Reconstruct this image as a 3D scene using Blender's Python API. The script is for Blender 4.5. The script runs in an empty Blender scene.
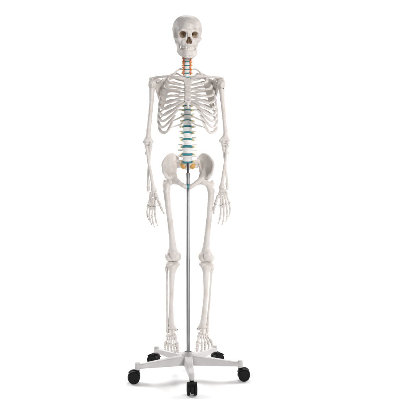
import bpy, bmesh, math, random
import numpy as np
from mathutils import Vector, Matrix

random.seed(7)
sc = bpy.context.scene
COL = sc.collection
R = math.radians

# ------------------------------------------------------------------ camera
CAM_D, CAM_H, TILT, SPX = 3.4, 1.05, R(2.6), 0.005      # SPX: metres per photo pixel at Y = 0
cam_d = bpy.data.cameras.new('camera'); cam = bpy.data.objects.new('camera', cam_d); COL.objects.link(cam)
cam.location = (0, -CAM_D, CAM_H); cam.rotation_euler = (R(90) - TILT, 0, 0)
cam_d.angle = 2 * math.atan(200 * SPX / CAM_D); cam_d.clip_end = 100; cam_d.clip_start = .05
sc.camera = cam

# ------------------------------------------------------------------ world (dim studio) and exposure
world = bpy.data.worlds.new('World'); sc.world = world; world.use_nodes = True
world.node_tree.nodes['Background'].inputs[0].default_value = (1.0, .985, .97, 1)
world.node_tree.nodes['Background'].inputs[1].default_value = .03
vs = sc.view_settings
vs.view_transform = 'Standard'; vs.look = 'None'; vs.gamma = 1; vs.exposure = 0; vs.use_curve_mapping = False
sc.cycles.max_bounces = 8; sc.cycles.diffuse_bounces = 5

# ------------------------------------------------------------------ lamps: key, plus added ones for fill and a white setting
def area(name, loc, target, size, power, col=(1, 1, 1), size_y=None):
    l = bpy.data.lights.new(name, 'AREA'); l.energy = power; l.size = size; l.color = col
    if size_y: l.shape = 'RECTANGLE'; l.size_y = size_y
    o = bpy.data.objects.new(name, l); COL.objects.link(o); o.location = loc
    o.rotation_euler = (Vector(target) - Vector(loc)).to_track_quat('-Z', 'Y').to_euler()
    return o
area('key_softbox', (2.2, -3.8, 2.4), (0, 0, 1.3), 1.2, 30, (1, .98, .965), 1.5).data.spread = R(75)
area('added_fill', (-.9, -4.2, 1.45), (0, 0, .95), 1.2, 34, (.98, .985, 1), 1.6)  # added unseen fill, lifts the shade on the front
area('added_top_light', (0, 4.4, 6.8), (0, .0, 0), 4.5, 235, (1, .995, .99), 4.0)  # added unseen, whitens the floor from above and behind
for q in (-1, 1):
    area('added_floor_light', (q * 2.25, .9, 1.7), (q * .1, -.15, 0), 1.2, 11, (1, 1, 1), .9).data.spread = R(85)  # added unseen low pair, brightens the floor and thins its shadows
area('added_backdrop_light', (-3.6, 2.8, 3.4), (.9, 5.4, .40), 1.2, 110, (1, 1, 1), 2.4)  # added unseen pair, drives the paper to plain white
area('added_backdrop_light', (3.6, 2.8, 3.4), (-.9, 5.4, .40), 1.2, 110, (1, 1, 1), 2.4)

# ------------------------------------------------------------------ pixel -> point on a plane of given depth
_ct, _st = math.cos(TILT), math.sin(TILT)
def W(px, py, Y=0.0):
    a = (px - 200) * SPX / CAM_D; b = (200 - py) * SPX / CAM_D
    d = np.array([a, _ct + b * _st, -_st + b * _ct])
    t = (Y + CAM_D) / d[1]
    return np.array([0, -CAM_D, CAM_H]) + d * t

# ------------------------------------------------------------------ materials
def mat(name, base, rough=.5, metal=0, spec=.5, vary=None, vscale=40, bump=0, bscale=300):
    m = bpy.data.materials.new(name); m.use_nodes = True
    nt = m.node_tree; b = nt.nodes['Principled BSDF']
    b.inputs['Base Color'].default_value = (*base, 1); b.inputs['Roughness'].default_value = rough
    b.inputs['Metallic'].default_value = metal; b.inputs['Specular IOR Level'].default_value = spec
    tc = nt.nodes.new('ShaderNodeTexCoord')
    if vary:
        n = nt.nodes.new('ShaderNodeTexNoise'); n.inputs['Scale'].default_value = vscale; n.inputs['Detail'].default_value = 5
        nt.links.new(tc.outputs['Object'], n.inputs['Vector'])
        r = nt.nodes.new('ShaderNodeMapRange'); r.inputs[1].default_value = .38; r.inputs[2].default_value = .68
        nt.links.new(n.outputs['Fac'], r.inputs[0])
        mx = nt.nodes.new('ShaderNodeMix'); mx.data_type = 'RGBA'
        mx.inputs[6].default_value = (*base, 1); mx.inputs[7].default_value = (*vary, 1)
        nt.links.new(r.outputs[0], mx.inputs[0]); nt.links.new(mx.outputs[2], b.inputs['Base Color'])
    if bump:
        n2 = nt.nodes.new('ShaderNodeTexNoise'); n2.inputs['Scale'].default_value = bscale; n2.inputs['Detail'].default_value = 6
        nt.links.new(tc.outputs['Object'], n2.inputs['Vector'])
        bp = nt.nodes.new('ShaderNodeBump'); bp.inputs['Strength'].default_value = bump; bp.inputs['Distance'].default_value = .002
        nt.links.new(n2.outputs['Fac'], bp.inputs['Height']); nt.links.new(bp.outputs[0], b.inputs['Normal'])
    return m
BONE = mat('bone_plastic', (.665, .630, .608), .45, vary=(.595, .545, .508), vscale=16, bump=.35, bscale=160)
VERT = mat('vertebra_plastic', (.73, .73, .725), .42, vary=(.70, .685, .67), vscale=35, bump=.2, bscale=160)
TAN = mat('tan_cavity', (.50, .385, .275), .55, vary=(.40, .29, .19), vscale=90)  # darker tan for skull faces inside the eye sockets and nasal cavity
TOOTH = mat('tooth_plastic', (.70, .67, .63), .32)
DISC = mat('teal_disc_rubber', (.012, .20, .235), .4, vary=(.02, .26, .29), vscale=50)
NERVE = mat('yellow_nerve_plastic', (.84, .72, .38), .45, vary=(.82, .64, .26), vscale=80)
NERVE_O = mat('orange_nerve_plastic', (.80, .42, .08), .45, vary=(.84, .52, .14), vscale=80)
GANG = mat('amber_nerve_plastic', (.62, .33, .07), .45, vary=(.70, .42, .12), vscale=80)
ARTERY = mat('red_artery_plastic', (.66, .10, .03), .4, vary=(.72, .22, .05), vscale=60)
STEEL = mat('brushed_steel', (.33, .33, .335), .55, metal=1, bump=.05, bscale=500)
DARKST = mat('dark_steel', (.09, .09, .10), .35, metal=.8)
WIRE = mat('steel_wire', (.30, .29, .28), .35, metal=.9)
PAINT = mat('grey_white_paint', (.52, .505, .505), .42, vary=(.49, .47, .47), vscale=12, bump=.06, bscale=260)
BLACK = mat('black_plastic', (.004, .004, .0045), .55, spec=.16, vary=(.006, .006, .006), vscale=60, bump=.1, bscale=300)
PAPER = mat('white_paper', (.93, .93, .93), .85, spec=.1)

# ------------------------------------------------------------------ objects
ORG = {}
def root(name, loc, label, cat):
    o = bpy.data.objects.new(name, None); COL.objects.link(o); o.location = loc
    o['label'] = label; o['category'] = cat; o.empty_display_size = .1
    ORG[o.name] = np.array(loc, float); return o
def obj(name, V, F, m, parent=None, origin=None, smooth=True):
    V = np.asarray(V, float)
    org = V.mean(0) if origin is None else np.asarray(origin, float)
    me = bpy.data.meshes.new(name); me.from_pydata((V - org).tolist(), [], F if isinstance(F, list) else F.tolist())
    me.update()
    if smooth: me.polygons.foreach_set('use_smooth', [True] * len(me.polygons))
    me.materials.append(m)
    o = bpy.data.objects.new(name, me); COL.objects.link(o)
    if parent is not None:
        o.parent = parent; o.location = (org - ORG[parent.name]).tolist()
    else: o.location = org.tolist()
    ORG[o.name] = org; return o
def bm_obj(name, bm, m, parent=None, origin=None, smooth=True, auto=None):
    bmesh.ops.recalc_face_normals(bm, faces=bm.faces)
    V = [v.co[:] for v in bm.verts]; F = [[v.index for v in f.verts] for f in bm.faces]
    o = obj(name, V, F, m, parent, origin, smooth); bm.free()
    if auto is not None: o.data.set_sharp_from_angle(angle=R(auto))
    return o

# ------------------------------------------------------------------ signed-distance sculpting
def unit(v): v = np.asarray(v, float); return v / (np.linalg.norm(v) + 1e-12)
class Sdf:
    def __init__(s): s.ops = []
    def add(s, kind, data, lo, hi, k, op): s.ops.append((kind, data, np.asarray(lo, float), np.asarray(hi, float), k, op)); return s
    def cap(s, a, b, ra, rb=None, k=.004, op=1, flat=None):
        a = np.asarray(a, float); b = np.asarray(b, float); rb = ra if rb is None else rb
        r = max(ra, rb) * (1 if flat is None else max(1, flat[1]))
        return s.add('cap', (a, b, ra, rb, flat), np.minimum(a, b) - r, np.maximum(a, b) + r, k, op)
    def chain(s, pts, rad, k=.004, op=1, flat=None):
        for i in range(len(pts) - 1):
            s.cap(pts[i], pts[i + 1], rad[i], rad[i + 1], k if i == 0 else max(.35 * min(rad[i], rad[i + 1]), .0008), op, flat)
        return s
    def ell(s, c, r, k=.004, op=1, M=None):
        c = np.asarray(c, float); r = np.asarray(r, float) * np.ones(3); m = r.max() if M is not None else r
        return s.add('ell', (c, r, M), c - m, c + m, k, op)
    def tri(s, a, b, c, r, k=.004, op=1):
        a, b, c = (np.asarray(q, float) for q in (a, b, c)); st = np.stack([a, b, c])
        return s.add('tri', (a, b, c, r), st.min(0) - r, st.max(0) + r, k, op)
    def mesh(s, h, noise=0, nf=90, seed=0):
        adds = [o for o in s.ops if o[5] > 0]
        lo = np.min([o[2] for o in adds], 0) - 3 * h - noise; hi = np.max([o[3] for o in adds], 0) + 3 * h + noise
        n = np.ceil((hi - lo) / h).astype(int) + 1
        ax = [lo[i] + h * np.arange(n[i]) for i in range(3)]
        F = np.full(n, .03, np.float32)
        for kind, d, plo, phi, k, op in s.ops:
            mg = k + 3 * h
            i0 = np.clip(np.floor((plo - mg - lo) / h).astype(int), 0, n); i1 = np.clip(np.ceil((phi + mg - lo) / h).astype(int) + 1, 0, n)
            if (i1 <= i0).any(): continue
            P = np.stack(np.meshgrid(*[ax[i][i0[i]:i1[i]] for i in range(3)], indexing='ij'), -1)
            if kind == 'cap':
                a, b, ra, rb, fl = d; q = P - a; ba = b - a
                if fl is not None:
                    nn, sc_ = fl; nn = unit(nn); q = q + (q @ nn)[..., None] * nn * (1 / sc_ - 1); ba = ba + (ba @ nn) * nn * (1 / sc_ - 1)
                t = np.clip((q @ ba) / (ba @ ba + 1e-12), 0, 1)
                D = np.linalg.norm(q - t[..., None] * ba, axis=-1) - (ra + (rb - ra) * t)
            elif kind == 'fn': D = d(P)
            elif kind == 'ell':
                c, r, M = d; q = P - c
                if M is not None: q = q @ M
                k0 = np.linalg.norm(q / r, axis=-1); k1 = np.linalg.norm(q / (r * r), axis=-1)
                D = np.where(k1 > 1e-6, k0 * (k0 - 1) / np.maximum(k1, 1e-6), -r.min())
            else:
                a, b, c, r = d
                ab, bc, ca = b - a, c - b, a - c; N = np.cross(ab, a - c)
                pa, pb, pc = P - a, P - b, P - c
                inside = (np.sign(pa @ np.cross(ab, N)) + np.sign(pb @ np.cross(bc, N)) + np.sign(pc @ np.cross(ca, N)))
                def e2(pq, e):
                    t = np.clip((pq @ e) / (e @ e), 0, 1)[..., None]; w = e * t - pq; return (w * w).sum(-1)
                edge = np.minimum(np.minimum(e2(pa, ab), e2(pb, bc)), e2(pc, ca))
                pl = (pa @ N) ** 2 / (N @ N)
                D = np.sqrt(np.where(np.abs(inside) >= 2, pl, edge)) - r
            sl = tuple(slice(i0[i], i1[i]) for i in range(3)); A = F[sl]
            if op > 0:
                hh = np.maximum(k - np.abs(A - D), 0) / k; F[sl] = np.minimum(A, D) - hh * hh * k * .25
            else:
                hh = np.maximum(k - np.abs(A + D), 0) / k; F[sl] = np.maximum(A, -D) + hh * hh * k * .25
        if noise:
            rg = np.random.default_rng(seed); X, Y, Z = np.meshgrid(*ax, indexing='ij'); acc = 0
            for o_ in range(6):
                w = rg.normal(size=3); w *= nf * (1 + .5 * o_) / np.linalg.norm(w)
                acc = acc + np.sin(X * w[0] + Y * w[1] + Z * w[2] + rg.uniform(0, 6.28)) / (1 + .3 * o_)
            F = F + (noise / 2) * acc.astype(np.float32)
        return surface_nets(F, lo, h)
def surface_nets(F, lo, h):
    S = F < 0
    c = [S[i:S.shape[0] - 1 + i, j:S.shape[1] - 1 + j, k:S.shape[2] - 1 + k] for i in (0, 1) for j in (0, 1) for k in (0, 1)]
    cnt = sum(x.astype(np.int8) for x in c); act = (cnt > 0) & (cnt < 8)
    I, J, K = np.nonzero(act); idx = np.full(act.shape, -1, np.int64); idx[I, J, K] = np.arange(len(I))
    base = np.stack([I, J, K], -1)
    corner = np.array([(i, j, k) for i in (0, 1) for j in (0, 1) for k in (0, 1)])
    fv = [F[I + q[0], J + q[1], K + q[2]] for q in corner]
    acc = np.zeros((len(I), 3)); num = np.zeros(len(I))
    for a in range(8):
        for b in range(a + 1, 8):
            if np.abs(corner[a] - corner[b]).sum() != 1: continue
            cr = (fv[a] < 0) != (fv[b] < 0); den = fv[a] - fv[b]
            t = np.where(cr, fv[a] / np.where(np.abs(den) < 1e-12, 1, den), 0)
            p = corner[a] + t[:, None] * (corner[b] - corner[a]); acc += p * cr[:, None]; num += cr
    V = lo + h * (base + acc / num[:, None])
    quads = []
    for ax in range(3):
        o1, o2 = [q for q in range(3) if q != ax]
        sl0 = [slice(None)] * 3; sl1 = [slice(None)] * 3
        sl0[ax] = slice(0, -1); sl1[ax] = slice(1, None)
        for o in (o1, o2): sl0[o] = slice(1, -1); sl1[o] = slice(1, -1)
        s0, s1 = S[tuple(sl0)], S[tuple(sl1)]
        for flip, mask in ((0, s0 & ~s1), (1, ~s0 & s1)):
            e = np.stack(np.nonzero(mask), -1)
            if not len(e): continue
            e = e.copy(); e[:, o1] += 1; e[:, o2] += 1
            def cell(d1, d2):
                q = e.copy(); q[:, o1] += d1; q[:, o2] += d2; return idx[q[:, 0], q[:, 1], q[:, 2]]
            Q = np.stack([cell(-1, -1), cell(0, -1), cell(0, 0), cell(-1, 0)], -1)
            if (flip ^ (ax == 1)): Q = Q[:, ::-1]
            quads.append(Q)
    return V, np.concatenate(quads)
def sculpt(name, s, m, parent, h=.0016, noise=0, nf=90, seed=0, T=None, origin=None):
    V, Q = s.mesh(h, noise, nf, seed)
    if T is not None: V = V @ T[0].T + T[1]
    return obj(name, V, Q, m, parent, origin)

# ------------------------------------------------------------------ swept tubes
def spline(pts, n):
    P = np.asarray(pts, float); P = np.vstack([2 * P[0] - P[1], P, 2 * P[-1] - P[-2]]); out = []
    L = len(P) - 3
    for u in np.linspace(0, L - 1e-6, n):
        i = int(u); t = u - i; p0, p1, p2, p3 = P[i:i + 4]
        out.append(.5 * (2 * p1 + (p2 - p0) * t + (2 * p0 - 5 * p1 + 4 * p2 - p3) * t * t + (3 * p1 - p0 - 3 * p2 + p3) * t ** 3))
    return np.array(out)
def sweep(path, a, b, normal, seg=10):
    """elliptical tube: a = half thickness along normal(p), b = half width across it"""
    n = len(path); Tn = np.gradient(path, axis=0); V = []
    a = np.interp(np.linspace(0, 1, n), np.linspace(0, 1, len(a)), a) if np.ndim(a) else np.full(n, a)
    b = np.interp(np.linspace(0, 1, n), np.linspace(0, 1, len(b)), b) if np.ndim(b) else np.full(n, b)
    ext = [(0, .25), (0, .75)] ; rows = []
    for i in range(n):
        t = unit(Tn[i]); N = np.asarray(normal(path[i]), float); N = unit(N - (N @ t) * t); B = np.cross(t, N)
        f = .55 if i in (0, n - 1) else (.86 if i in (1, n - 2) else 1)
        for q in range(seg):
            th = 2 * math.pi * q / seg; V.append(path[i] + f * (N * a[i] * math.cos(th) + B * b[i] * math.sin(th)))
    F = []
    for i in range(n - 1):
        for q in range(seg):
            r = (q + 1) % seg; F.append([i * seg + q, i * seg + r, (i + 1) * seg + r, (i + 1) * seg + q])
    F.append(list(range(seg))[::-1]); F.append([(n - 1) * seg + q for q in range(seg)])
    return V, F

# ================================================================== SETTING: seamless white paper
def backdrop():
    prof = [(-2.0, 0.0), (4.6, 0.0)]
    for i in range(1, 13):
        th = R(90) * i / 12; prof.append((4.6 + 1.3 * math.sin(th), 1.3 * (1 - math.cos(th))))
    prof.append((5.9, 4.8))
    V, F = [], []; xs = [-8.5, -5, -2, 0, 2, 5, 8.5]
    for y, z in prof:
        for x in xs: V.append((x, y, z))
    n = len(xs)
    for i in range(len(prof) - 1):
        for j in range(n - 1): F.append([i * n + j, i * n + j + 1, (i + 1) * n + j + 1, (i + 1) * n + j])
    o = obj('backdrop', V, F, PAPER, origin=(0, 0, 0)); o['kind'] = 'structure'; o['label'] = 'plain white seamless studio paper under and behind the skeleton'
backdrop()

# ================================================================== ROLLING STAND
SX = float(W(188.2, 360, 0)[0])
stand = root('rolling_stand', (SX, 0, 0), 'grey white five-legged rolling stand with black castors and a steel pole', 'stand')
def lathe(bm, prof, seg=32, axis=None, at=(0, 0, 0)):
    rings = []
    for r, z in prof:
        rings.append([bm.verts.new((r * math.cos(2 * math.pi * i / seg), r * math.sin(2 * math.pi * i / seg), z)) for i in range(seg)])
    for i in range(len(rings) - 1):
        for j in range(seg): bm.faces.new((rings[i][j], rings[i][(j + 1) % seg], rings[i + 1][(j + 1) % seg], rings[i + 1][j]))
    bm.faces.new(rings[0][::-1]); bm.faces.new(rings[-1])
    vs_ = [v for r_ in rings for v in r_]
    M = Matrix.Translation(Vector(at)) @ (axis.to_matrix().to_4x4() if axis is not None else Matrix())
    bmesh.ops.transform(bm, matrix=M, verts=vs_); return vs_
HUB_T = .128
bm = bmesh.new()
lathe(bm, [(.020, .066), (.030, .068), (.033, .075), (.033, HUB_T - .018), (.030, HUB_T - .008), (.025, HUB_T - .002), (.0215, HUB_T), (.0165, HUB_T + .0005), (.0165, HUB_T - .01)], 40, at=(SX, 0, 0))
bm_obj('hub', bm, PAINT, stand, auto=40)
bm = bmesh.new(); pz1 = float(W(188, 173, .008)[2])
lathe(bm, [(.0088, .07), (.0088, pz1 - .001), (.0080, pz1), (.0062, pz1)], 28, at=(SX, .0, 0)); pole = bm_obj('pole', bm, STEEL, stand, auto=40)
bm = bmesh.new(); rz1 = float(W(188, 162.5, 0)[2])
lathe(bm, [(.0055, pz1 - .01), (.0055, rz1)], 20, at=(SX, 0, 0)); bm_obj('support_rod', bm, DARKST, stand, auto=40)
bm = bmesh.new()
lathe(bm, [(.0090, HUB_T - .002), (.0108, HUB_T - .002), (.0108, HUB_T + .004), (.0102, HUB_T + .005), (.0090, HUB_T + .005)], 28, at=(SX, 0, 0)); bm_obj('collar', bm, STEEL, stand, auto=40)

LEG_L, DELTA = .275, R(4.5)
def leg_mesh():
    """one leg along +X from the hub: a tapered box section with rounded edges, the end boss included"""
    bm = bmesh.new(); rings = []
    for t in (0, .12, .3, .5, .7, .85, .95, 1.0):
        x = .018 + (LEG_L - .018) * t; w = .025 + (.0125 - .025) * t; zt = HUB_T - .015 + (.091 - HUB_T + .015) * t; zb = .064 + (.0725 - .064) * t
        wt = w * .80; e = .0035
        if t == 1.0: w *= .75; wt *= .75; zt -= .004; zb += .003
        sec = [(-w, zb + e), (-w + e, zb), (w - e, zb), (w, zb + e), (wt, zt - e), (wt - e, zt), (-wt + e, zt), (-wt, zt - e)]
        rings.append([bm.verts.new((x, p[0], p[1])) for p in sec])
    for i in range(len(rings) - 1):
        for j in range(8): bm.faces.new((rings[i][j], rings[i][(j + 1) % 8], rings[i + 1][(j + 1) % 8], rings[i + 1][j]))
    bm.faces.new(rings[0]); bm.faces.new(rings[-1][::-1])
    lathe(bm, [(.0112, .066), (.0130, .068), (.0130, .097), (.0122, .1005), (.006, .102)], 24, at=(LEG_L - .008, 0, 0))
    return bm
for k in range(5):
    ang = -math.pi / 2 + DELTA + k * 2 * math.pi / 5
    bm = leg_mesh(); bmesh.ops.transform(bm, matrix=Matrix.Translation((SX, 0, 0)) @ Matrix.Rotation(ang, 4, 'Z'), verts=bm.verts)
    bm_obj('leg', bm, PAINT, stand, auto=35)
    # castor: hood + two wheels + stem, trailing outward
    dx, dy = math.cos(ang), math.sin(ang); sw = {0: 0, 1: .25, 2: -.5, 3: .35, 4: -.3}[k]
    px_, py_ = SX + (LEG_L - .008) * dx, (LEG_L - .008) * dy
    Mx = Matrix.Translation((px_, py_, 0)) @ Matrix.Rotation(ang + sw, 4, 'Z')
    bm = bmesh.new()
    # hood: half shell between and over the wheels
    rr, n = .0315, 14; prof = []
    for i in range(n + 1):
        th = R(-25) + R(215) * i / n; prof.append((.018 + rr * math.cos(th), .029 + rr * math.sin(th)))
    prof.append((.012, .012)); prof.append((.030, .012))
    for y0, y1 in ((-.0075, .0075),):
        A = [bm.verts.new((p[0], y0, p[1])) for p in prof]; B = [bm.verts.new((p[0], y1, p[1])) for p in prof]
        bm.faces.new(A); bm.faces.new(B[::-1])
        for i in range(len(prof)): j = (i + 1) % len(prof); bm.faces.new((A[i], A[j], B[j], B[i]))
    # fenders over each wheel
    for sgn in (-1, 1):
        inn, out = [], []
        for i in range(11):
            th = R(35) + R(125) * i / 10
            for lst, r_ in ((inn, .0302), (out, .0335)):
                for yy in (.007, .023): lst.append(bm.verts.new((.018 + r_ * math.cos(th), sgn * yy, .029 + r_ * math.sin(th))))
        for i in range(10):
            for lst in (inn, out): bm.faces.new((lst[2 * i], lst[2 * i + 1], lst[2 * i + 3], lst[2 * i + 2]))
            for q in (0, 1): bm.faces.new((inn[2 * i + q], out[2 * i + q], out[2 * i + 2 + q], inn[2 * i + 2 + q]))
        for e in (0, 20): bm.faces.new((inn[e], inn[e + 1], out[e + 1], out[e]))
    lathe(bm, [(.009, .050), (.010, .062), (.010, .067), (.006, .0675)], 20)
    bmesh.ops.transform(bm, matrix=Mx, verts=bm.verts); cas = bm_obj('castor', bm, BLACK, stand, auto=35)
    for sgn in (-1, 1):
        bm = bmesh.new()
        lathe(bm, [(.006, -.0075), (.012, -.0065), (.021, -.0065), (.024, -.0075), (.0275, -.0068), (.029, -.004), (.0293, 0), (.029, .004), (.0275, .0068), (.006, .0075)], 32,
              axis=Matrix.Rotation(R(90) * sgn, 3, 'X').to_quaternion(), at=(.018, sgn * .0165, .0293))
        bmesh.ops.transform(bm, matrix=Mx, verts=bm.verts); bm_obj('wheel', bm, BLACK, cas, auto=35)

# ================================================================== SKELETON
skel = root('anatomical_skeleton', (SX, 0, float(W(188, 353, 0)[2])), 'life-size white plastic human skeleton model with teal spinal discs hanging on the stand', 'skeleton')
MIDX = 187.6
def U(side, u, py, Y, mid=MIDX): return W(mid + side * u, py, Y)

# ---- skull
def cran(P):
    x, y, z = P[..., 0] * 1000, P[..., 1] * 1000 - 5, P[..., 2] * 1000 - 27
    t = np.clip((-y + 15) / 105, 0, 1); w = 1.0 - .24 * t * t * (3 - 2 * t)
    tz = np.clip(z / 70, 0, 1); w = w * (1 - .03 * tz)
    n = 2.2; k0 = (np.abs(x / (75 * w)) ** n + np.abs(y / 93) ** n + np.abs(z / np.where(z > 0, 69.5, 52)) ** n) ** (1 / n)
    return np.sqrt(x * x + y * y + z * z) * (1 - 1 / np.maximum(k0, .05)) * .001
def skull():
    mm = .001
    s = Sdf()
    def p(x, y, z): return np.array([x, y, z]) * mm
    def E(c, r, k=4, op=1): s.ell(p(*c), np.array(r) * mm, k * mm, op)
    def C(a, b, ra, rb, k=4, op=1, flat=None): s.cap(p(*a), p(*b), ra * mm, rb * mm, k * mm, op, flat)
    s.add('fn', cran, p(-84, -100, -50), p(84, 110, 105), 4 * mm, 1)
    E((0, 45, 2), (52, 48, 38), 22); E((0, -5, -16), (40, 50, 18), 12)
    for q in (-1, 1):
        E((q * 45, 12, -4), (21, 36, 26), 16)
        C((q * 54, 22, -14), (q * 51, 17, -42), 11, 6, 8)
    E((0, -62, -6), (16, 32, 26), 10); E((0, -70, -36), (31, 20, 22), 8)
    for q in (-1, 1):
        C((q * 7, -83, 16), (q * 33, -79, 20), 7, 7, 12); C((q * 33, -79, 20), (q * 49.5, -67, 10), 7, 6, 8)
        C((q * 50, -67, 12), (q * 48.5, -69, -14), 5.5, 6, 5)
        E((q * 46, -70, -23), (13, 11, 12), 8); C((q * 45, -73, -20), (q * 16, -86, -19), 6.5, 5, 6)
        C((q * 43, -69, -27), (q * 33, -64, -52), 10, 8, 9); s.tri(p(q * 14, -46, -22), p(q * 20, -40, -58), p(q * 24, -30, -22), .0025, .004)
        E((q * 24, -74, -40), (14, 16, 16), 8)
        for a, b in (((30, -40), (28, -58)), ((28, -58), (22, -74)), ((22, -74), (11, -86)), ((11, -86), (0, -89))):
            C((q * a[0], a[1], -52), (q * b[0], b[1], -47.5), 7.5, 8, 6)
    # cuts
    for q in (-1, 1):
        E((q * 66, -42, 0), (13, 25, 28), 16, -1)
        E((q * 50, -26, -48), (21, 25, 30), 6, -1)
        C((q * 31.5, -93, -1), (q * 17, -36, 2), 17.2, 5, 3, -1)
        E((q * 29, -84, -1), (17.0, 40, 14.6), 3, -1)
        E((q * 25, -97, -34), (7, 8, 7), 7, -1)
    E((0, -52, -64), (21, 30, 16), 5, -1)
    E((0, 10, -52), (26, 40, 16), 10, -1)
    for q in (-1, 1): E((q * 6.5, -88, -33), (8.5, 26, 11.5), 3, -1)
    E((0, -92, -19), (7, 28, 14), 4, -1)
    for q in (-1, 1):
        C((q * 4.5, -87, 14), (q * 3.5, -97, -9), 5, 3.4, 4)
        C((q * 9, -84, 10), (q * 15, -86, -26), 4.5, 4, 4)
        s.chain([p(q * 48, -68, -24), p(q * 60, -47, -21), p(q * 66.5, -22, -18), p(q * 66, -4, -16), p(q * 60, 4, -14)], [6 * mm, 5 * mm, 4.6 * mm, 5 * mm, 6 * mm], 4 * mm, 1, ((1, .25 * q, 0), .6))
    s.tri(p(0, -84, -14), p(0, -84, -43), p(0, -52, -25), 1.1 * mm, 1.5 * mm)
    C((0, -88, -45), (0, -94, -43), 4, 1.5, 4)
    return s, p, mm
yaw, pit, rol = R(7), R(10), R(1.0)
Rz = np.array([[math.cos(yaw), -math.sin(yaw), 0], [math.sin(yaw), math.cos(yaw), 0], [0, 0, 1]])
Rx = np.array([[1, 0, 0], [0, math.cos(pit), -math.sin(pit)], [0, math.sin(pit), math.cos(pit)]])
Ry = np.array([[math.cos(rol), 0, math.sin(rol)], [0, 1, 0], [-math.sin(rol), 0, math.cos(rol)]])
HT = (Rz @ Rx @ Ry, W(187.3, 34.8, .03))
s, p, mm = skull()
sk = sculpt('skull', s, BONE, skel, .0014, noise=.0006, nf=140, seed=3, T=HT)
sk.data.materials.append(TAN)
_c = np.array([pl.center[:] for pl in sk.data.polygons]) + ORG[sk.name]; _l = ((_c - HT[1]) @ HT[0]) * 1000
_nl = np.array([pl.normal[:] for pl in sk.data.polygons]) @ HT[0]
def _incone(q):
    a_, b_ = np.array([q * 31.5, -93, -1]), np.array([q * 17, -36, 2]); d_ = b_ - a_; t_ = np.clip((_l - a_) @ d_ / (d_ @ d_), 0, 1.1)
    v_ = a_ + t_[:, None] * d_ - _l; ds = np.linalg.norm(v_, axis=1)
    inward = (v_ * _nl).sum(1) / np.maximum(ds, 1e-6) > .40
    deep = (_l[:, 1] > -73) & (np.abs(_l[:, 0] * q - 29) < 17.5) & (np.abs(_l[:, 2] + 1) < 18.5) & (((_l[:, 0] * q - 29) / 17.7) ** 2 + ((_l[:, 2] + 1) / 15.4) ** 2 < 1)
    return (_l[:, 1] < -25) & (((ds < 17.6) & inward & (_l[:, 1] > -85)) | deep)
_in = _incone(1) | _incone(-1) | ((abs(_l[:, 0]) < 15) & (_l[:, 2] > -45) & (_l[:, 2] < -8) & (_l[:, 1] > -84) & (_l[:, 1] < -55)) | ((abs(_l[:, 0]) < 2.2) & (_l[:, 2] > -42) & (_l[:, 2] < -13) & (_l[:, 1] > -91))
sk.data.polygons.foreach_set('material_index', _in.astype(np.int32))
s = Sdf()
for q in (-1, 1):
    lower = [p(q * 45, -16, -80), p(q * 40, -44, -92), p(q * 28, -70, -101), p(q * 15, -85, -105), p(0, -89, -106)]
    upper = [p(q * 42, -40, -70), p(q * 36, -50, -76), p(q * 26, -70, -80), p(q * 12, -83, -81), p(0, -86, -81)]
    lower = list(spline(lower, 11)); upper = list(spline(upper, 11))
    s.chain(lower, [.0062] * 11, .003); s.chain(upper, [.0050] * 3 + [.0056] * 8, .003)
    for i in range(10):
        s.tri(lower[i], lower[i + 1], upper[i + 1], .0053, .003); s.tri(lower[i], upper[i], upper[i + 1], .0053, .003)
    s.tri(p(q * 45, -15, -84), p(q * 41, -50, -80), p(q * 51, -4, -42), .0038, .006)
    s.tri(p(q * 41, -50, -80), p(q * 51, -4, -42), p(q * 43, -44, -44), .0036, .004)
    s.cap(p(q * 51, -4, -44), p(q * 51, -1, -26), .005, .0055, .005); s.ell(p(q * 50, -1, -22), (.009, .0055, .005), .004)
    s.cap(p(q * 43, -42, -46), p(q * 47, -35, -26), .0055, .0025, .005)
    s.ell(p(q * 8, -91, -107), (.009, .006, .006), .006)
sculpt('mandible', s, BONE, sk, .0015, noise=.0005, nf=150, seed=4, T=HT)
for up in (1, 0):
    s = Sdf(); acc = -88.5 if up else -85.5
    xs_ = [4.3, 11, 17, 22, 26, 29.5, 31] if up else [2.8, 8.5, 14, 19, 23.5, 27.5, 30]
    ys_ = [-91, -88.5, -83, -76, -68, -58, -48] if up else [-88.5, -86.5, -82, -75, -67, -57, -47]
    for q in (-1, 1):
        for x, y in zip(xs_, ys_):
            z0, z1 = (-53, -64) if up else (-77, -67.2)
            big = 1.25 if abs(x) > 26 else 1
            s.cap(p(q * x, y, z0), p(q * x, y + (.5 if up else 1), z1), .0030 * big, .0035 * big, .0010)
    sculpt('teeth', s, TOOTH, sk, .0011, T=HT)

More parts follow.
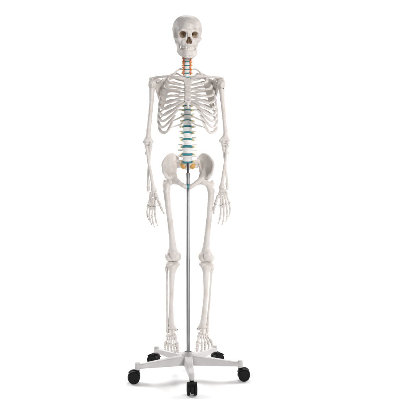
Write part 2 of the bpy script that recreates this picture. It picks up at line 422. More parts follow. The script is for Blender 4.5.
# ---- spine
discs = [50.8, 54.4, 58.0, 61.7, 65.4, 69.2, 73.0, 76.8, 80.8, 84.9, 89.1, 93.3, 97.5, 101.7, 106, 110.3, 115.5, 121, 126.8, 133, 139.8, 146.8, 154.3, 161.8]
YS_ = np.interp(np.arange(400), [46, 58, 73, 92, 115, 127, 147, 155, 162], [.030, .016, .032, .066, .048, .028, .004, .006, .016])
def spineY(py): return float(np.interp(py, np.arange(400), YS_))
def spinept(py): return W(float(np.interp(py, [45, 73, 110, 165], [187.2, 187.0, 187.4, 187.4])), py, spineY(py))
def vert_mesh(kind):
    s = Sdf()
    if kind == 'c': w, d, hgt, tp, sp = .0125, .009, .0068, .026, .030
    elif kind == 't': w, d, hgt, tp, sp = .0155, .014, .0085, .033, .046
    else: w, d, hgt, tp, sp = .0225, .0165, .0115, .040, .052
    for z in (-1, 1): s.add('ell', (np.array([0, 0, z * hgt * .62]), np.array([w, d, hgt * .62]), None), (-w, -d, -hgt * 1.3), (w, d, hgt * 1.3), .004, 1)
    s.ell((0, 0, 0), (w * .93, d * .93, hgt * .95), .004)
    for z in (-1, 1): s.ell((0, 0, z * hgt * .9), (w, d, hgt * .22), .003)
    yb = d + .014
    for q in (-1, 1):
        s.cap((q * w * .6, d * .7, hgt * .2), (q * w * .62, yb, hgt * .1), hgt * .38, hgt * .4, .003)
        s.cap((q * w * .6, yb, 0), (0, yb + .008, -.002), hgt * .4, hgt * .45, .004)
        if kind == 't': s.cap((q * w * .6, yb, 0), (q * tp * .8, yb + .012, hgt * .5), .0042, .0042, .004)
        elif kind == 'l': s.cap((q * w * .7, yb - .004, 0), (q * tp, yb + .002, .002), .0045, .003, .004, 1, ((0, 1, 0), .6))
        else:
            s.cap((q * w * .7, d * .3, 0), (q * tp * .85, d * .8, -.002), .0035, .003, .003); s.cap((q * w * .7, yb - .004, 0), (q * tp * .8, d * 1.1, -.001), .004, .003, .003)
        s.cap((q * w * .65, yb + .001, -hgt * 1.1), (q * w * .65, yb + .001, hgt * 1.1), .0042, .0042, .004)
    dz = {'c': -.006, 't': -.026, 'l': -.006}[kind]
    s.cap((0, yb + .006, -.002), (0, yb + .006 + sp * .6, dz), hgt * .45, .0035, .005, 1, ((1, 0, 0), .6))
    V, Q = s.mesh(.0013, .0003, 200, 5)
    me = bpy.data.meshes.new('vertebra_' + {'c': 'cervical', 't': 'thoracic', 'l': 'lumbar'}[kind]); me.from_pydata(V.tolist(), [], Q.tolist()); me.update()
    me.polygons.foreach_set('use_smooth', [True] * len(me.polygons)); me.materials.append(VERT)
    return me, w, hgt, d
TPL = {k: vert_mesh(k) for k in 'ctl'}
def disc_mesh():
    bm = bmesh.new(); prof = [(.86, -.5), (.985, -.32), (1.03, 0), (.985, .32), (.86, .5)]
    lathe(bm, prof, 32); me = bpy.data.meshes.new('disc'); bmesh.ops.recalc_face_normals(bm, faces=bm.faces); bm.to_mesh(me); bm.free()
    me.polygons.foreach_set('use_smooth', [True] * len(me.polygons)); me.materials.append(DISC); return me
DM = disc_mesh()
bounds = [47.2] + discs
for i in range(24):
    y0, y1 = bounds[i], bounds[i + 1]; kind = 'c' if i < 7 else ('t' if i < 19 else 'l')
    a, b = spinept(y0), spinept(y1); c = (a + b) / 2; hh = np.linalg.norm(a - b); me, w, hg, d = TPL[kind]
    gap = {'c': .0042, 't': .0048, 'l': .0078}[kind] * (1 if i > 1 else .6)
    wpx = float(np.interp(i, [0, 2, 6, 7, 12, 16, 18, 20, 21, 22, 23], [26, 24, 27, 28, 30, 37, 43, 47, 50, 53, 50])) * .5 * .001
    sx = wpx / w; sz = (hh - gap) / (2 * hg * 1.09); sy = sx * .96
    t = unit(a - b); ang = math.atan2(-t[1], t[2])
    o = bpy.data.objects.new('vertebra', me); COL.objects.link(o); o.parent = skel
    o.location = (c - ORG[skel.name]).tolist(); o.rotation_euler = (ang, 0, 0); o.scale = (sx, sy, sz)
    ORG[o.name] = c
    if i == 0: continue
    # disc under this vertebra
    f = 1 if i < 23 else 0
    rot = Matrix.Rotation(ang, 3, 'X'); t2 = -t
    dsc = bpy.data.objects.new('disc', DM); COL.objects.link(dsc); dsc.parent = o
    dsc.location = (0, 0, -(hh / 2) / sz); thick = gap * 1.25
    dsc.scale = (w * 1.05, d * 1.06, thick / sz)
    # nerve roots leaving beside the disc
    for q in (-1, 1):
        base = b; L = {'c': 1.15, 't': .85, 'l': .95}[kind]
        x0 = wpx * .75; x1 = (wpx + .013 * L)
        back = {'c': .012, 't': .016, 'l': .02}[kind]
        pts = [base + np.array([q * x0, back, .004]), base + np.array([q * (x0 * .4 + x1 * .6), back * .6, .000]), base + np.array([q * x1, back * .25, -.0015 if i > 7 else -.0005])]
        V, F = sweep(spline(pts, 9), np.array([.0026, .0040, .0040, .0026]) * (1 if i < 7 else 1.18), np.array([.0026, .0040, .0040, .0026]) * (1 if i < 7 else 1.18), lambda P_: (0, 1, .01), 8)
        loc = base + np.array([q * x0, back, .004])
        # into the scaled vertebra's own frame
        Ri = np.array(rot.inverted()); VV = (np.asarray(V) - c) @ Ri.T / np.array([sx, sy, sz])
        n = bpy.data.meshes.new('nerve_root'); n.from_pydata(VV.tolist(), [], F); n.update(); n.polygons.foreach_set('use_smooth', [True] * len(n.polygons)); n.materials.append(NERVE if i > 6 else NERVE_O)
        no = bpy.data.objects.new('nerve_root', n); COL.objects.link(no); no.parent = o
# vertebral arteries: wavy red tubes up both sides of the neck
for q in (-1, 1):
    pts = []
    for j, py in enumerate(np.linspace(75, 52, 17)):
        c = spinept(py); pts.append(c + np.array([q * (.0165 + .0022 * math.sin(j * 1.9)), -.001 + .002 * math.cos(j * 1.9), 0]))
    V, F = sweep(spline(pts, 60), .0036, .0036, lambda P_: (0, 1, .01), 9); obj('artery', V, F, ARTERY, skel)
# sacrum
s = Sdf()
S1, S2, S3, S4 = W(187.5, 163.6, .024), W(187.5, 165.6, .055), W(187.6, 168, .085), W(187.8, 170.2, .105)
s.cap(S1, S2, .019, .015, .006, 1, ((1, 0, 0), 1.25)); s.cap(S2, S3, .014, .010, .006, 1, ((1, 0, 0), 1.3)); s.cap(S3, S4, .009, .004, .006, 1, ((1, 0, 0), 1.2))
for q in (-1, 1):
    A = U(q, 11.0, 161.4, .058); B = U(q, 9.2, 166, .075); s.tri(S1 + np.array([q * .014, .004, 0]), A, B, .010, .008); s.tri(S1, B, S3, .008, .008); s.cap(S1, A, .013, .010, .008)
    for t in (.35, .7): c = S1 + (S4 - S1) * t + np.array([q * .019 * (1.25 - t * .6), -.012, -.006]); s.ell(c, .0045, .003, -1)
sac = sculpt('sacrum', s, BONE, skel, .0016, .0004, 150, 9)
for q in (-1, 1):
    s = Sdf(); c = U(q, 4.4, 166.2, .022, 187.9)
    s.ell(c, (.0120, .0075, .0105), .004); s.chain([c + np.array([-q * .004, .006, .008]), c, c + np.array([q * .011, .004, .006])], [.006, .008, .006], .010)
    s.cap(c, c + np.array([q * .002, .01, -.010]), .009, .006, .008)
    sculpt('sacral_nerve', s, GANG, sac, .0012, .0003, 200, 11)

# ---- rib cage
RY = lambda u, py: 0
rib_tab = [  # head py, angle(u,py,Y), lateral(u,py,Y), front-lateral(u,py,Y), junction(u,py,Y), cartilage mids, sternum(u,py,Y)
 (69.8, (8.0, 69.2, .060), (14.0, 74.6, .040), (12.6, 78.4, .000), (8.2, 80.2, -.028), [], (4.3, 80.6, -.038)),
 (76.0, (11, 73.5, .085), (19.5, 79.0, .045), (18.5, 82.2, -.012), (11.5, 84.2, -.045), [], (3.4, 85.2, -.050)),
 (80.2, (14, 77.8, .098), (23.6, 84.6, .045), (22.8, 88.5, -.022), (14.6, 89.6, -.060), [], (3.3, 89.4, -.058)),
 (84.4, (16, 82.2, .104), (25.6, 90.0, .045), (25, 94.6, -.028), (18.6, 96.4, -.068), [(9.5, 94.6, -.074)], (3.3, 93.2, -.066)),
 (88.6, (17, 86.6, .108), (27.0, 95.4, .045), (26.6, 100.2, -.030), (21.0, 102.8, -.074), [(11.5, 99.6, -.085)], (3.4, 97, -.074)),
 (92.8, (17.6, 91.2, .110), (28.0, 100.6, .042), (27.8, 105.6, -.032), (22.8, 109.0, -.078), [(13, 104.6, -.094)], (3.6, 100.4, -.080)),
 (97, (17.8, 95.8, .110), (28.6, 106.0, .042), (28.4, 111.4, -.032), (24.2, 115.2, -.078), [(15, 110.4, -.100), (7.5, 105.2, -.094)], (3.2, 103.0, -.084)),
 (101.2, (17.6, 100.4, .108), (29.0, 111.4, .040), (28.8, 117.0, -.032), (25.2, 121.2, -.074), [(17.4, 116.6, -.098)], (9.2, 109.3, -.097)),
 (105.6, (17, 105.2, .104), (29.2, 116.8, .040), (29.0, 122.6, -.028), (25.6, 127.2, -.064), [(19.4, 123.2, -.090)], (12.0, 115.2, -.097)),
 (110, (16, 110.2, .098), (28.6, 122.4, .040), (28.4, 128.2, -.020), (25.4, 132.2, -.054), [(20.8, 131.6, -.080)], (14.8, 121.4, -.094)),
 (117.2, (9.5, 118.6, .078), (16, 121.6, .076), (22, 126.0, .050), None, [], None),
 (123.4, (7.0, 124.4, .062), (12.0, 126.0, .060), (17.0, 127.6, .050), None, [], None)]
for i, (hp, an, la, fl, ju, ca, st) in enumerate(rib_tab):
    for q in (-1, 1):
        mid = 187.9 if q > 0 else 187.6
        Hd = spinept(hp) + np.array([q * .013, .008, 0]); tub = spinept(hp) + np.array([q * .030, .030, .004])
        P_ = [Hd, tub, U(q, *an, mid), U(q, *la, mid), U(q, *fl, mid)]
        if i == 0: P_.pop(1)
        elif i < 10: P_.insert(3, .45 * P_[2] + .55 * P_[3] + np.array([q * .014, .018, .004]))
        nb = len(P_)
        if ju: P_ += [U(q, *ju, mid)] + [U(q, *m_, mid) for m_ in ca] + [U(q, *st, mid)]
        n_ = 14; path = spline(P_, n_ * (len(P_) - 1) + 1)
        for _ in range(4): path[1:-1] = .25 * path[:-2] + .5 * path[1:-1] + .25 * path[2:]
        cut = n_ * nb if ju else len(path) - 1
        c0 = np.array([SX, .02, 0])
        nor = (lambda P: np.array([P[0] - c0[0], (P[1] - c0[1]) * 1.2, .15])) if i else (lambda P: np.array([.0, .0, 1.0]) + .5 * np.array([P[0] - c0[0], P[1], 0]))
        wd = [.0042, .0076, .0086, .0084, .0074, .0070, .0074] if 0 < i < 10 else ([.0040, .0062, .0066, .0066, .0062] if i == 0 else [.0035, .0056, .0060, .0050, .0026])
        th = [.0035, .0040, .0040, .0039, .0038, .0037, .0039] if i < 10 else [.003, .0036, .0034, .0030, .0018]
        V, F = sweep(path[:cut + 3] if ju else path, th, wd, nor, 12)
        rib = obj('rib', V, F, BONE, skel)
        if ju:
            V, F = sweep(path[cut - 2:], [.0042, .0042, .0040, .0038], [.0078, .0100, .0104, .0074] if i > 3 else [.0074, .0072, .0068, .0062], nor, 12)
            obj('costal_cartilage', V, F, BONE, rib)
# ---- sternum
def ST(x, py): return W(x, py, float(np.interp(py, [76, 85, 103, 108], [-.036, -.052, -.086, -.084])))
s = Sdf()
s.tri(ST(183.4, 78.0), ST(192.4, 78.0), ST(187.9, 84.5), .0048, .004); s.tri(ST(183.4, 78), ST(185.6, 84.8), ST(187.9, 84), .0046, .004); s.tri(ST(192.4, 78), ST(190.2, 84.8), ST(187.9, 84), .0046, .004)
s.chain([ST(184, 80.5), ST(186.2, 84.8)], [.005, .004], .004); s.chain([ST(191.8, 80.5), ST(189.6, 84.8)], [.005, .004], .004)
s.ell(ST(187.9, 76.6), (.010, .012, .006), .005, -1)
s.cap(ST(185.2, 85.4), ST(190.6, 85.4), .0052, .0052, .003)
for a, b, wa, wb in ((86, 94, 2.0, 2.2), (94, 101.5, 2.2, 2.3)):
    s.tri(ST(188 - wa, a), ST(188 + wa, a), ST(188 + wb, b), .0045, .003); s.tri(ST(188 - wa, a), ST(188 + wb, b), ST(188 - wb, b), .0045, .003)
for py in (89.4, 93.4, 97.2, 100.6):
    s.cap(ST(185.4, py), ST(190.6, py), .0049, .0049, .004)
s.tri(ST(186.6, 101.5), ST(189.4, 101.5), ST(188.2, 107), .0034, .004); s.cap(ST(188, 102), ST(188.2, 107.6), .0045, .003, .004)
ster = sculpt('sternum', s, BONE, skel, .0014, .0004, 200, 2)
bm = bmesh.new(); c = ST(188.1, 100.6) + np.array([0, -.0052, 0])
lathe(bm, [(.0008, -.002), (.0024, -.002), (.0026, .0005), (.0016, .0016)], 14, axis=Matrix.Rotation(R(90), 3, 'X').to_quaternion(), at=c); bm_obj('screw', bm, DARKST, ster)

# ---- shoulder girdle and arms
CLAV = {-1: [(183.4, 78.6, -.042), (178, 77.6, -.052), (170, 76.4, -.040), (161, 76.8, -.008), (153.4, 78.0, .012)],
        1: [(192.4, 78.4, -.042), (198, 76.6, -.052), (205, 76.4, -.040), (213, 77.0, -.008), (219.8, 78.0, .012)]}
for q in (-1, 1):
    P_ = spline([W(*c) for c in CLAV[q]], 24); s = Sdf()
    rad = np.interp(np.linspace(0, 1, 24), [0, .08, .3, .7, 1], [.0100, .0084, .0056, .0054, .0062]); s.chain(list(P_), list(rad), .003)
    sculpt('clavicle', s, BONE, skel, .0014, .0004, 200, 5)
    mid = 187.0 if q < 0 else 187.0
    SA, MB, IA, LB, GL, SN = (U(q, *t, mid) for t in ((18.6, 77.8, .084), (17.8, 86, .106), (24.2, 107.4, .096), (28.2, 97, .072), (31, 86.2, .035), (24, 79.6, .056)))
    s = Sdf(); r_ = .0029
    BC = (MB + LB + GL) / 3 + np.array([0, .006, 0])
    for a, b, c in ((SA, MB, SN), (MB, BC, SN), (SN, BC, GL), (GL, BC, LB), (LB, BC, IA), (IA, BC, MB)): s.tri(a, b, c, r_, .004)
    s.chain([GL, LB, IA], [.0085, .0055, .0055], .005); s.chain([IA, MB, SA], [.005, .0032, .004], .004); s.chain([SA, SN], [.0035, .003], .003)
    s.ell(GL + np.array([q * .006, -.004, .002]), (.008, .014, .020), .006)
    AC = [MB + np.array([0, .006, 0]), U(q, 23, 82, .094, mid), U(q, 31.5, 78.6, .062, mid), U(q, 35.8 if q < 0 else 35.0, 79.2, .030, mid), U(q, 35.0, 79.3, .004, mid)]
    s.chain(AC, [.003, .0050, .0085, .0105, .0080], .005, 1, ((0, .3, 1), .85)); s.tri(AC[0], AC[1], BC, .0025, .004); s.tri(AC[1], AC[2], BC, .0025, .004)
    s.chain([U(q, 29, 82.5, .030, mid), U(q, 27.6, 80.2, .004, mid), U(q, 29.4, 81.6, -.012, mid)], [.007, .006, .0045], .004)
    sculpt('scapula', s, BONE, skel, .0016, .0005, 160, 6)

def screw(c, parent, d=(0, -1, 0), rad=.0024):
    bm = bmesh.new(); lathe(bm, [(rad * .4, -.002), (rad, -.002), (rad, .0008), (rad * .6, .0016)], 12, axis=Vector(d).to_track_quat('Z', 'Y'), at=c); return bm_obj('screw', bm, DARKST, parent)
HUM = {-1: dict(head=(153.0, 83.4, .008), gt=(150.8, 83.6, -.002), sh=[(151.8, 90, .004), (151.5, 100, 0), (150.2, 115, 0), (148.6, 130, .002), (148.2, 137, .004)], ep=(144.6, 151.8, 141.8), tr=(145.9, 150.0, 143.6)),
       1: dict(head=(220.6, 83.2, .008), gt=(222.7, 83.4, -.002), sh=[(221.9, 90, .004), (222.6, 100, 0), (224.1, 115, 0), (225.6, 130, .002), (225.8, 136, .004)], ep=(228.6, 220.8, 140.8), tr=(227.5, 223.2, 142.6))}
for q in (-1, 1):
    h_ = HUM[q]; s = Sdf(); hd = W(*h_['head'])
    s.ell(hd, .0215, .004); s.ell(W(*h_['gt']), (.012, .015, .016), .008); s.ell(W(h_['gt'][0] - q * 1.4, 85.5, -.014), (.0075, .006, .011), .005)
    sh = [W(*t) for t in h_['sh']]; s.chain([W(h_['sh'][0][0] - q * .2, 86, .004)] + sh, [.0165, .0135, .0112, .0102, .0108, .0122], .008)
    e0, e1, ey = h_['ep']; A, B = W(e0, ey, .004), W(e1, ey, .008)
    s.cap(A, B, .0075, .0085, .008); s.tri(sh[-1], A, B, .0075, .006); s.tri(sh[-2] + (sh[-1] - sh[-2]) * .4, A, B, .006, .006)
    t0, t1, ty = h_['tr']; s.ell(W(t0, ty, -.004), (.0095, .010, .009), .003); s.cap(W(t0, ty, 0), W(t1, ty, 0), .007, .008, .003); s.ell(W(t1 + q * -.5, ty + .2, 0), (.007, .011, .0105), .003)
    s.ell(W((e0 + e1) / 2 - q * .4, ey - 2.2, -.012), (.008, .006, .006), .004, -1)
    hu = sculpt('humerus', s, BONE, skel, .0016, .0005, 120, 7)
    if q > 0: screw(W(223.4, 88.4, -.0125), hu)
ULN = {-1: [(150.2, 142.5, .022), (150.2, 145.9, .006), (150.0, 151, .006), (148.9, 164, .004), (148.2, 177, .004), (148.4, 187, .004), (148.3, 190.6, .006)],
       1: [(223.4, 141.5, .022), (223.6, 145.2, .006), (224.0, 150, .006), (225.2, 162, .004), (226.5, 174, .004), (227.2, 184, .004), (227.4, 188.6, .006)]}
RAD = {-1: [(146.6, 146.6, -.004), (147.1, 150.0, -.004), (148.4, 161, -.014), (150.9, 174, -.014), (152.5, 183, -.010), (153.5, 189.8, -.006)],
       1: [(227.2, 146.0, -.004), (226.8, 149.4, -.004), (225.6, 160, -.014), (223.8, 172, -.014), (222.6, 181, -.010), (221.9, 187.4, -.006)]}
for q in (-1, 1):
    P_ = [W(*t) for t in ULN[q]]; s = Sdf()
    s.cap(P_[0], P_[1], .010, .0105, .004); s.chain(P_[1:], [.0105, .0078, .0062, .0058, .0068, .0062], .006); s.ell(P_[5], (.0085, .008, .008), .005)
    s.ell(P_[1] + np.array([-q * .002, -.012, .004]), (.010, .010, .006), .005); s.cap(P_[1] + np.array([-.02, -.012, .016]), P_[1] + np.array([.02, -.012, .016]), .0115, .0115, .003, -1)
    sculpt('ulna', s, BONE, skel, .0015, .0004, 150, 8)
    P_ = [W(*t) for t in RAD[q]]; s = Sdf()
    s.ell(P_[0], (.0112, .0112, .0065), .003); s.chain(P_, [.0075, .0062, .0070, .0072, .0085, .0105], .004); s.ell(P_[-1] + np.array([0, 0, .002]), (.0145, .0095, .010), .006)
    s.cap(P_[-1] + np.array([-q * .011, 0, 0]), P_[-1] + np.array([-q * .013, 0, -.009]), .006, .003, .005); s.ell(P_[1] + np.array([q * .006, .004, -.014]), (.006, .006, .009), .005)
    sculpt('radius', s, BONE, skel, .0015, .0004, 150, 8)

def phal(name, a, b, r0, r1, parent, rm=None, h=.0011):
    a = np.asarray(a); b = np.asarray(b); d = unit(b - a); L = np.linalg.norm(b - a); s = Sdf(); m_ = rm or min(r0, r1) * .70
    g = .0010; a2 = a + d * (r0 * .8 + g); b2 = b - d * (r1 * .8)
    s.chain([a2, a2 + d * L * .28, a2 + (b2 - a2) * .62, b2], [r0, m_ * 1.05, m_, r1], .002); s.ell(a2, r0 * 1.05, .0015); s.ell(b2, r1 * 1.05, .0015)
    return sculpt(name, s, BONE, parent, h)
# fingers: metacarpal base, knuckle, joint, joint, tip  (photo x, y, depth)
HAND = {-1: dict(car=[(151.0, 193.2), (153.2, 192.8), (155.4, 193.8), (150.6, 195.6), (152.8, 195.6), (155.0, 196.2), (156.6, 195.6)],
    fing=[[(156.6, 197.0, -.020), (159.4, 203.6, -.030), (161.6, 208.8, -.034), (164.2, 213.8, -.034)],
          [(155.2, 197.6, -.012), (155.2, 207.0, -.020), (155.2, 215.0, -.026), (156.2, 220.8, -.022), (157.6, 226.0, -.012)],
          [(153.4, 197.8, -.010), (152.6, 207.6, -.014), (152.2, 216.4, -.020), (153.0, 222.2, -.016), (154.6, 227.0, -.006)],
          [(151.8, 197.4, -.004), (150.2, 206.8, -.004), (149.4, 214.8, -.010), (150.0, 220.0, -.006), (151.6, 224.6, .004)],
          [(150.4, 196.6, .002), (148.0, 205.6, .006), (147.0, 212.0, .002), (147.4, 216.0, .004), (148.6, 219.8, .010)]],
    wire=[(147.4, 205.0, .004), (151, 206.4, -.008), (155, 206.2, -.022), (159, 205.2, -.034), (162.2, 204.6, -.030)]),
  1: dict(car=[(225.4, 190.9), (223.2, 190.5), (220.8, 190.9), (226.3, 193.4), (223.8, 193.6), (221.4, 193.8), (219.4, 193.8)],
    fing=[[(218.6, 195.0, -.020), (215.8, 202.0, -.030), (214.2, 208.2, -.034), (213.8, 213.8, -.034)],
          [(220.8, 195.6, -.012), (220.9, 205.4, -.020), (220.8, 213.2, -.026), (219.8, 218.8, -.022), (218.2, 223.8, -.012)],
          [(222.8, 195.8, -.010), (223.6, 205.6, -.014), (223.9, 214.4, -.020), (223.4, 220.0, -.016), (222.2, 225.0, -.006)],
          [(224.8, 195.4, -.004), (226.4, 204.4, -.004), (227.2, 212.2, -.010), (226.9, 217.2, -.006), (225.8, 221.6, .004)],
          [(226.4, 194.6, .002), (229.2, 203.0, .006), (230.2, 209.2, .002), (229.8, 213.0, .004), (228.6, 216.6, .010)]],
    wire=[(212.8, 203.0, -.028), (216, 204.4, -.034), (219.5, 205.4, -.026), (224, 204.4, -.012), (228, 203.0, .002), (231.6, 202.4, .006)])}
for q in (-1, 1):
    H = HAND[q]; s = Sdf()
    for j, (x, y) in enumerate(H['car']): s.ell(W(x, y, -.006 - .002 * (j % 3)), (.0086, .0074, .0082), .0018)
    hand = sculpt('hand', s, BONE, skel, .0012, .0005, 300, q + 5)
    for f, fg in enumerate(H['fing']):
        P_ = [W(*t) for t in fg]; sc_ = 1 if f else 1.12; sc_ *= .9 if f == 4 else 1
        rr = [.0070, .0066, .0056, .0049, .0036] if f else [.0070, .0065, .0056, .0040]
        for j in range(len(P_) - 1):
            phal('metacarpal' if j == 0 else 'phalanx', P_[j], P_[j + 1], rr[j] * sc_, rr[j + 1] * sc_ * (1.0 if j == 0 else .94), hand)
    V, F = sweep(spline([W(*t) + np.array([0, -.006, 0]) for t in H['wire']], 24), .0008, .0008, lambda P: (0, 1, .02), 6); obj('wire', V, F, WIRE, hand)

# ---- pelvis
for q in (-1, 1):
    A_, B_, C_, D_, E_, F_, G_, H_, I_, J_ = (U(q, *t, 188.0) for t in ((16.6, 154.2, .022), (23.0, 159.8, -.018), (25.2, 166.3, -.045), (24.0, 172.8, -.062), (21.2, 176.8, -.045), (17.0, 178.2, -.012), (10.6, 158.4, .066), (11.8, 164.2, .056), (13.2, 171.0, .024), (17.5, 164.5, .030)))
    AB, BC = (A_ + B_) / 2 + np.array([q * .004, -.002, .003]), (B_ + C_) / 2 + np.array([q * .003, -.002, .002]); GA = (G_ + A_) / 2 + np.array([0, .004, .008])
    s = Sdf(); ring = [G_, GA, A_, AB, B_, BC, C_, D_, E_, F_, I_, H_, G_]
    _pp = np.array(ring[:-1]); _n = len(_pp); _ring = spline(np.vstack([_pp[-1:], _pp, _pp[:2]]), 3 + 4 * (_n + 2))[4:4 + 4 * _n + 1]
    _ring = np.array([spline(np.vstack([_pp[(i - 1) % _n], _pp[i % _n], _pp[(i + 1) % _n], _pp[(i + 2) % _n]]), 13)[4 + k] for i in range(_n) for k in range(4)]); _ring = np.vstack([_ring, _ring[:1]])
    for a, b in zip(_ring[:-1], _ring[1:]): s.tri(a, b, J_, .0038, .006)
    s.chain(list(_ring[0:29]), list(np.interp(np.linspace(0, 7, 29), range(8), [.008, .0062, .0058, .0064, .0068, .0062, .0056, .0066])), .006); s.chain([D_, (D_ + E_) / 2 + np.array([-q * .006, 0, .002]), E_], [.006, .0045, .0065], .005)
    s.chain([G_, H_, I_], [.009, .0085, .0070], .006)
    hipc = U(q, 17.4, 179.8, -.012, 187.8)
    acc = U(q, 15.0, 178.2, -.008, 188.0); s.ell(acc, (.020, .026, .024), .012); s.chain([E_, acc], [.008, .016], .010); s.chain([J_, acc], [.005, .018], .012)
    s.chain([acc, I_], [.016, .008], .010)
    # pubis and ischium
    s.chain([U(q, 13, 179.6, -.030, 188), U(q, 8.6, 183.0, -.052, 188), U(q, 4.4, 185.8, -.062, 188), U(q, 2.5, 186.6, -.062, 188)], [.0135, .0112, .0100, .0096], .008)
    s.cap(U(q, 2.5, 185.8, -.062, 188), U(q, 2.6, 188.2, -.058, 188), .0075, .006, .004)
    isc = U(q, 13.0, 181.8, .050, 188); s.chain([acc, isc], [.018, .013], .008); s.chain([isc, U(q, 9.0, 184.0, .010, 188), U(q, 3.4, 187.2, -.050, 188)], [.012, .0065, .0055], .006)
    s.ell(hipc + np.array([q * .006, 0, 0]), .0255, .003, -1)
    sculpt('hip_bone', s, BONE, skel, .0017, .0006, 110, 12)
s = Sdf(); s.cap(W(188.3, 185.2, -.063), W(188.4, 188.0, -.060), .0066, .0055, .002); sculpt('pubic_cartilage', s, DISC, skel, .0011)

# ---- legs
FEM = {-1: dict(head=(170.9, 180.2, -.010), neck=(167.2, 184.8, -.006), gt=(164.9, 184.2, .004), sh=[(166.6, 191, -.008), (167.4, 199, -.012), (168.4, 208, -.018), (170.0, 220, -.022), (171.5, 233, -.020), (172.6, 244, -.012), (172.9, 250, -.006)], co=((169.4, 256.4), (176.8, 256.4)), pat=(173.0, 254.0)),
       1: dict(head=(204.2, 180.8, -.010), neck=(209.0, 185.0, -.006), gt=(212.2, 184.4, .004), sh=[(211.2, 191, -.008), (210.8, 199, -.012), (210.1, 208, -.018), (209.0, 220, -.022), (207.6, 233, -.020), (206.6, 244, -.012), (206.4, 250, -.006)], co=((202.8, 256.8), (210.4, 256.8)), pat=(207.2, 256.0))}
TIB = {-1: dict(pl=((169.4, 264.2), (176.2, 264.2)), sh=[(172.6, 267.5, 0), (172.0, 275, -.006), (171.5, 294, -.002), (171.3, 308, .004), (171.4, 320, .010), (172.2, 327, .012)], mal=(176.2, 330.0, .010), fib=[(166.8, 267.6, .016), (166.9, 276, .014), (166.8, 294, .014), (167.2, 308, .016), (167.4, 322, .016), (167.6, 331.0, .016)]),
       1: dict(pl=((203.0, 264.4), (210.2, 264.4)), sh=[(206.3, 267.8, 0), (205.9, 276, -.006), (205.7, 294, -.002), (204.8, 307, .004), (203.6, 318, .010), (202.8, 326, .012)], mal=(198.2, 329.0, .010), fib=[(212.2, 267.8, .016), (211.2, 276, .014), (210.0, 294, .014), (208.9, 308, .016), (207.9, 320, .016), (207.4, 330.0, .016)])}
for q in (-1, 1):
    f = FEM[q]; s = Sdf(); hd, nk, gt = W(*f['head']), W(*f['neck']), W(*f['gt']); sh = [W(*t) for t in f['sh']]
    s.ell(hd, .0228, .004); s.cap(hd, nk, .0118, .0150, .008); s.ell(gt + np.array([q * .001, 0, .005]), (.0105, .016, .018), .006); s.cap(nk, sh[0], .0165, .0155, .008)
    s.chain(sh, [.0160, .0150, .0144, .0138, .0142, .0160, .0185], .008); s.cap(gt + np.array([0, 0, -.01]), sh[0], .011, .012, .008)
    s.ell(sh[0] + np.array([-q * .010, .014, .004]), (.009, .008, .012), .010)
    (x0, y0), (x1, y1) = f['co']
    for x in (x0, x1):
        s.ell(W(x, y0 + .3, .006), (.0185, .030, .0225), .012); s.cap(sh[-1], W(x, y0 - 1.6, 0), .016, .0185, .014)
    s.cap(W(x0, y0 - .4, -.010), W(x1, y0 - .4, -.010), .016, .016, .010); s.ell(W((x0 + x1) / 2, y0 - .3, -.036), (.009, .008, .018), .010, -1)
    s.cap(W(x0, y0 + 1.2, -.004), W(x1, y0 + 1.2, -.004), .0175, .0175, .012); s.ell(W((x0 + x1) / 2, y0 + 3.4, .045), (.008, .03, .012), .006, -1)
    sculpt('femur', s, BONE, skel, .0019, .0004, 70, 13)
    s = Sdf(); c = W(*f['pat'], -.0365); s.ell(c, (.0170, .0085, .0175), .004); s.ell(c + np.array([0, .001, -.011]), (.010, .006, .012), .006); sculpt('patella', s, BONE, skel, .0015, .0005, 160, 14)
    t = TIB[q]; s = Sdf(); sh = [W(*z) for z in t['sh']]
    for (x, y) in t['pl']:
        s.ell(W(x, y - .35, .004), (.0190, .022, .0095), .010); s.cap(W(x, y + .6, .004), sh[0] + np.array([0, 0, -.012]), .0145, .0135, .012)
    s.cap(W(t['pl'][0][0], t['pl'][0][1] - .2, 0), W(t['pl'][1][0], t['pl'][1][1] - .2, 0), .0085, .0085, .008); s.cap(W((t['pl'][0][0] + t['pl'][1][0]) / 2, t['pl'][0][1], .004), W((t['pl'][0][0] + t['pl'][1][0]) / 2, t['pl'][0][1] - 2.4, .004), .008, .004, .006)
    s.chain(sh, [.0205, .0148, .0108, .0112, .0138, .0180], .008, 1); s.ell(sh[1] + np.array([0, -.012, .014]), (.009, .007, .016), .008)
    m_ = W(*t['mal']); s.cap(sh[-1] + np.array([-q * .012, 0, 0]), m_, .0105, .0068, .006); s.ell(sh[-1] + np.array([0, 0, -.004]), (.022, .018, .010), .006)
    s.ell(sh[-1] + np.array([q * .002, 0, -.022]), (.017, .03, .012), .003, -1)
    tb = sculpt('tibia', s, BONE, skel, .0018, .0004, 80, 15)
    s = Sdf(); P_ = [W(*z) for z in t['fib']]; s.chain(P_, [.0088, .0055, .0056, .0056, .0062, .0078], .004); s.ell(P_[0], (.0095, .0105, .011), .005); s.ell(P_[-1], (.0085, .010, .012), .005)
    fb = sculpt('fibula', s, BONE, skel, .0015, .0005, 130, 16)
    screw(W(*t['mal']) + np.array([-q * .0062, -.003, .002]), tb, (-q, -.5, 0), .0026); screw(P_[-1] + np.array([q * .0068, -.004, .001]), fb, (q, -.6, 0), .0026)
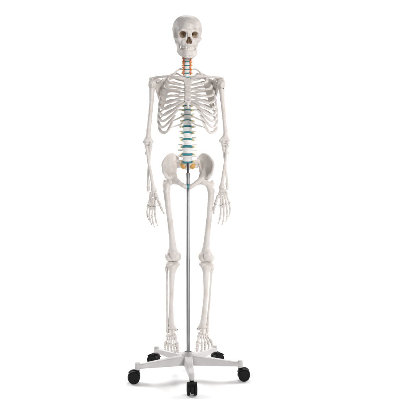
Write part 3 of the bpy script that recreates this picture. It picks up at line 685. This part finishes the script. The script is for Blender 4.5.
# feet: hanging, toes forward and down
FOOT = {-1: dict(tal=(172.0, 331.4, .006), heel=(170.6, 336.6, .062), nav=[(174.2, 335.0, -.026), (171.4, 335.4, -.028), (169.0, 336.2, -.020), (167.6, 335.6, -.006)],
    toes=[[(175.0, 336.6, -.042), (177.4, 345.0, -.098), (177.9, 349.0, -.118), (178.0, 352.6, -.134)],
          [(173.2, 336.8, -.044), (174.0, 345.6, -.104), (174.4, 349.4, -.122), (174.7, 351.6, -.130), (174.8, 353.8, -.136)],
          [(171.4, 337.2, -.040), (170.9, 344.6, -.096), (171.2, 348.0, -.112), (171.6, 350.0, -.119), (171.9, 351.8, -.125)],
          [(169.6, 337.4, -.034), (168.0, 343.8, -.086), (167.8, 347.0, -.100), (168.0, 349.0, -.107), (168.3, 350.8, -.112)],
          [(168.0, 337.6, -.024), (165.4, 343.0, -.074), (165.1, 346.2, -.088), (165.2, 348.0, -.094), (165.5, 349.8, -.099)]]),
  1: dict(tal=(202.8, 330.2, .006), heel=(202.6, 335.4, .062), nav=[(200.2, 333.8, -.026), (203.0, 334.2, -.028), (205.6, 335.0, -.020), (207.2, 334.4, -.006)],
    toes=[[(199.4, 335.4, -.042), (197.6, 343.6, -.098), (197.2, 347.4, -.118), (196.8, 351.2, -.134)],
          [(201.4, 335.6, -.044), (202.0, 344.0, -.104), (201.8, 347.6, -.122), (201.6, 349.8, -.130), (201.4, 352.0, -.136)],
          [(203.4, 335.8, -.040), (205.4, 343.2, -.096), (205.4, 346.4, -.112), (205.2, 348.4, -.119), (204.9, 350.2, -.125)],
          [(205.2, 336.0, -.034), (208.4, 342.2, -.086), (208.8, 345.2, -.100), (208.8, 347.0, -.107), (208.6, 348.9, -.112)],
          [(206.9, 336.0, -.024), (211.2, 341.2, -.074), (212.0, 343.8, -.088), (212.2, 345.4, -.094), (212.3, 347.2, -.099)]])}
for q in (-1, 1):
    f = FOOT[q]; s = Sdf(); tal, heel = W(*f['tal']), W(*f['heel'])
    s.ell(tal, (.0165, .024, .0135), .005); s.cap(tal + np.array([0, .01, -.018]), heel, .013, .017, .008); s.cap(tal + np.array([0, -.012, -.004]), W(*f['nav'][1]), .011, .010, .003)
    for j, nv in enumerate(f['nav']): s.ell(W(*nv), (.0100, .014, .0105), .0022)
    for tc in f['toes']: s.ell(W(tc[0][0], tc[0][1] - .9, tc[0][2] + .012), (.0074, .011, .0088), .002)
    foot = sculpt('foot', s, BONE, skel, .0015, .0005, 220, 17)
    for k_, tc in enumerate(f['toes']):
        P_ = [W(*z) for z in tc]; rr = [.0104, .0098, .0084, .0062] if k_ == 0 else [.0078, .0070, .0055, .0048, .0038]
        for j in range(len(P_) - 1): phal('metatarsal' if j == 0 else 'phalanx', P_[j], P_[j + 1], rr[j], rr[j + 1], foot, min(rr[j], rr[j + 1]) * (.58 if j == 0 else .66))
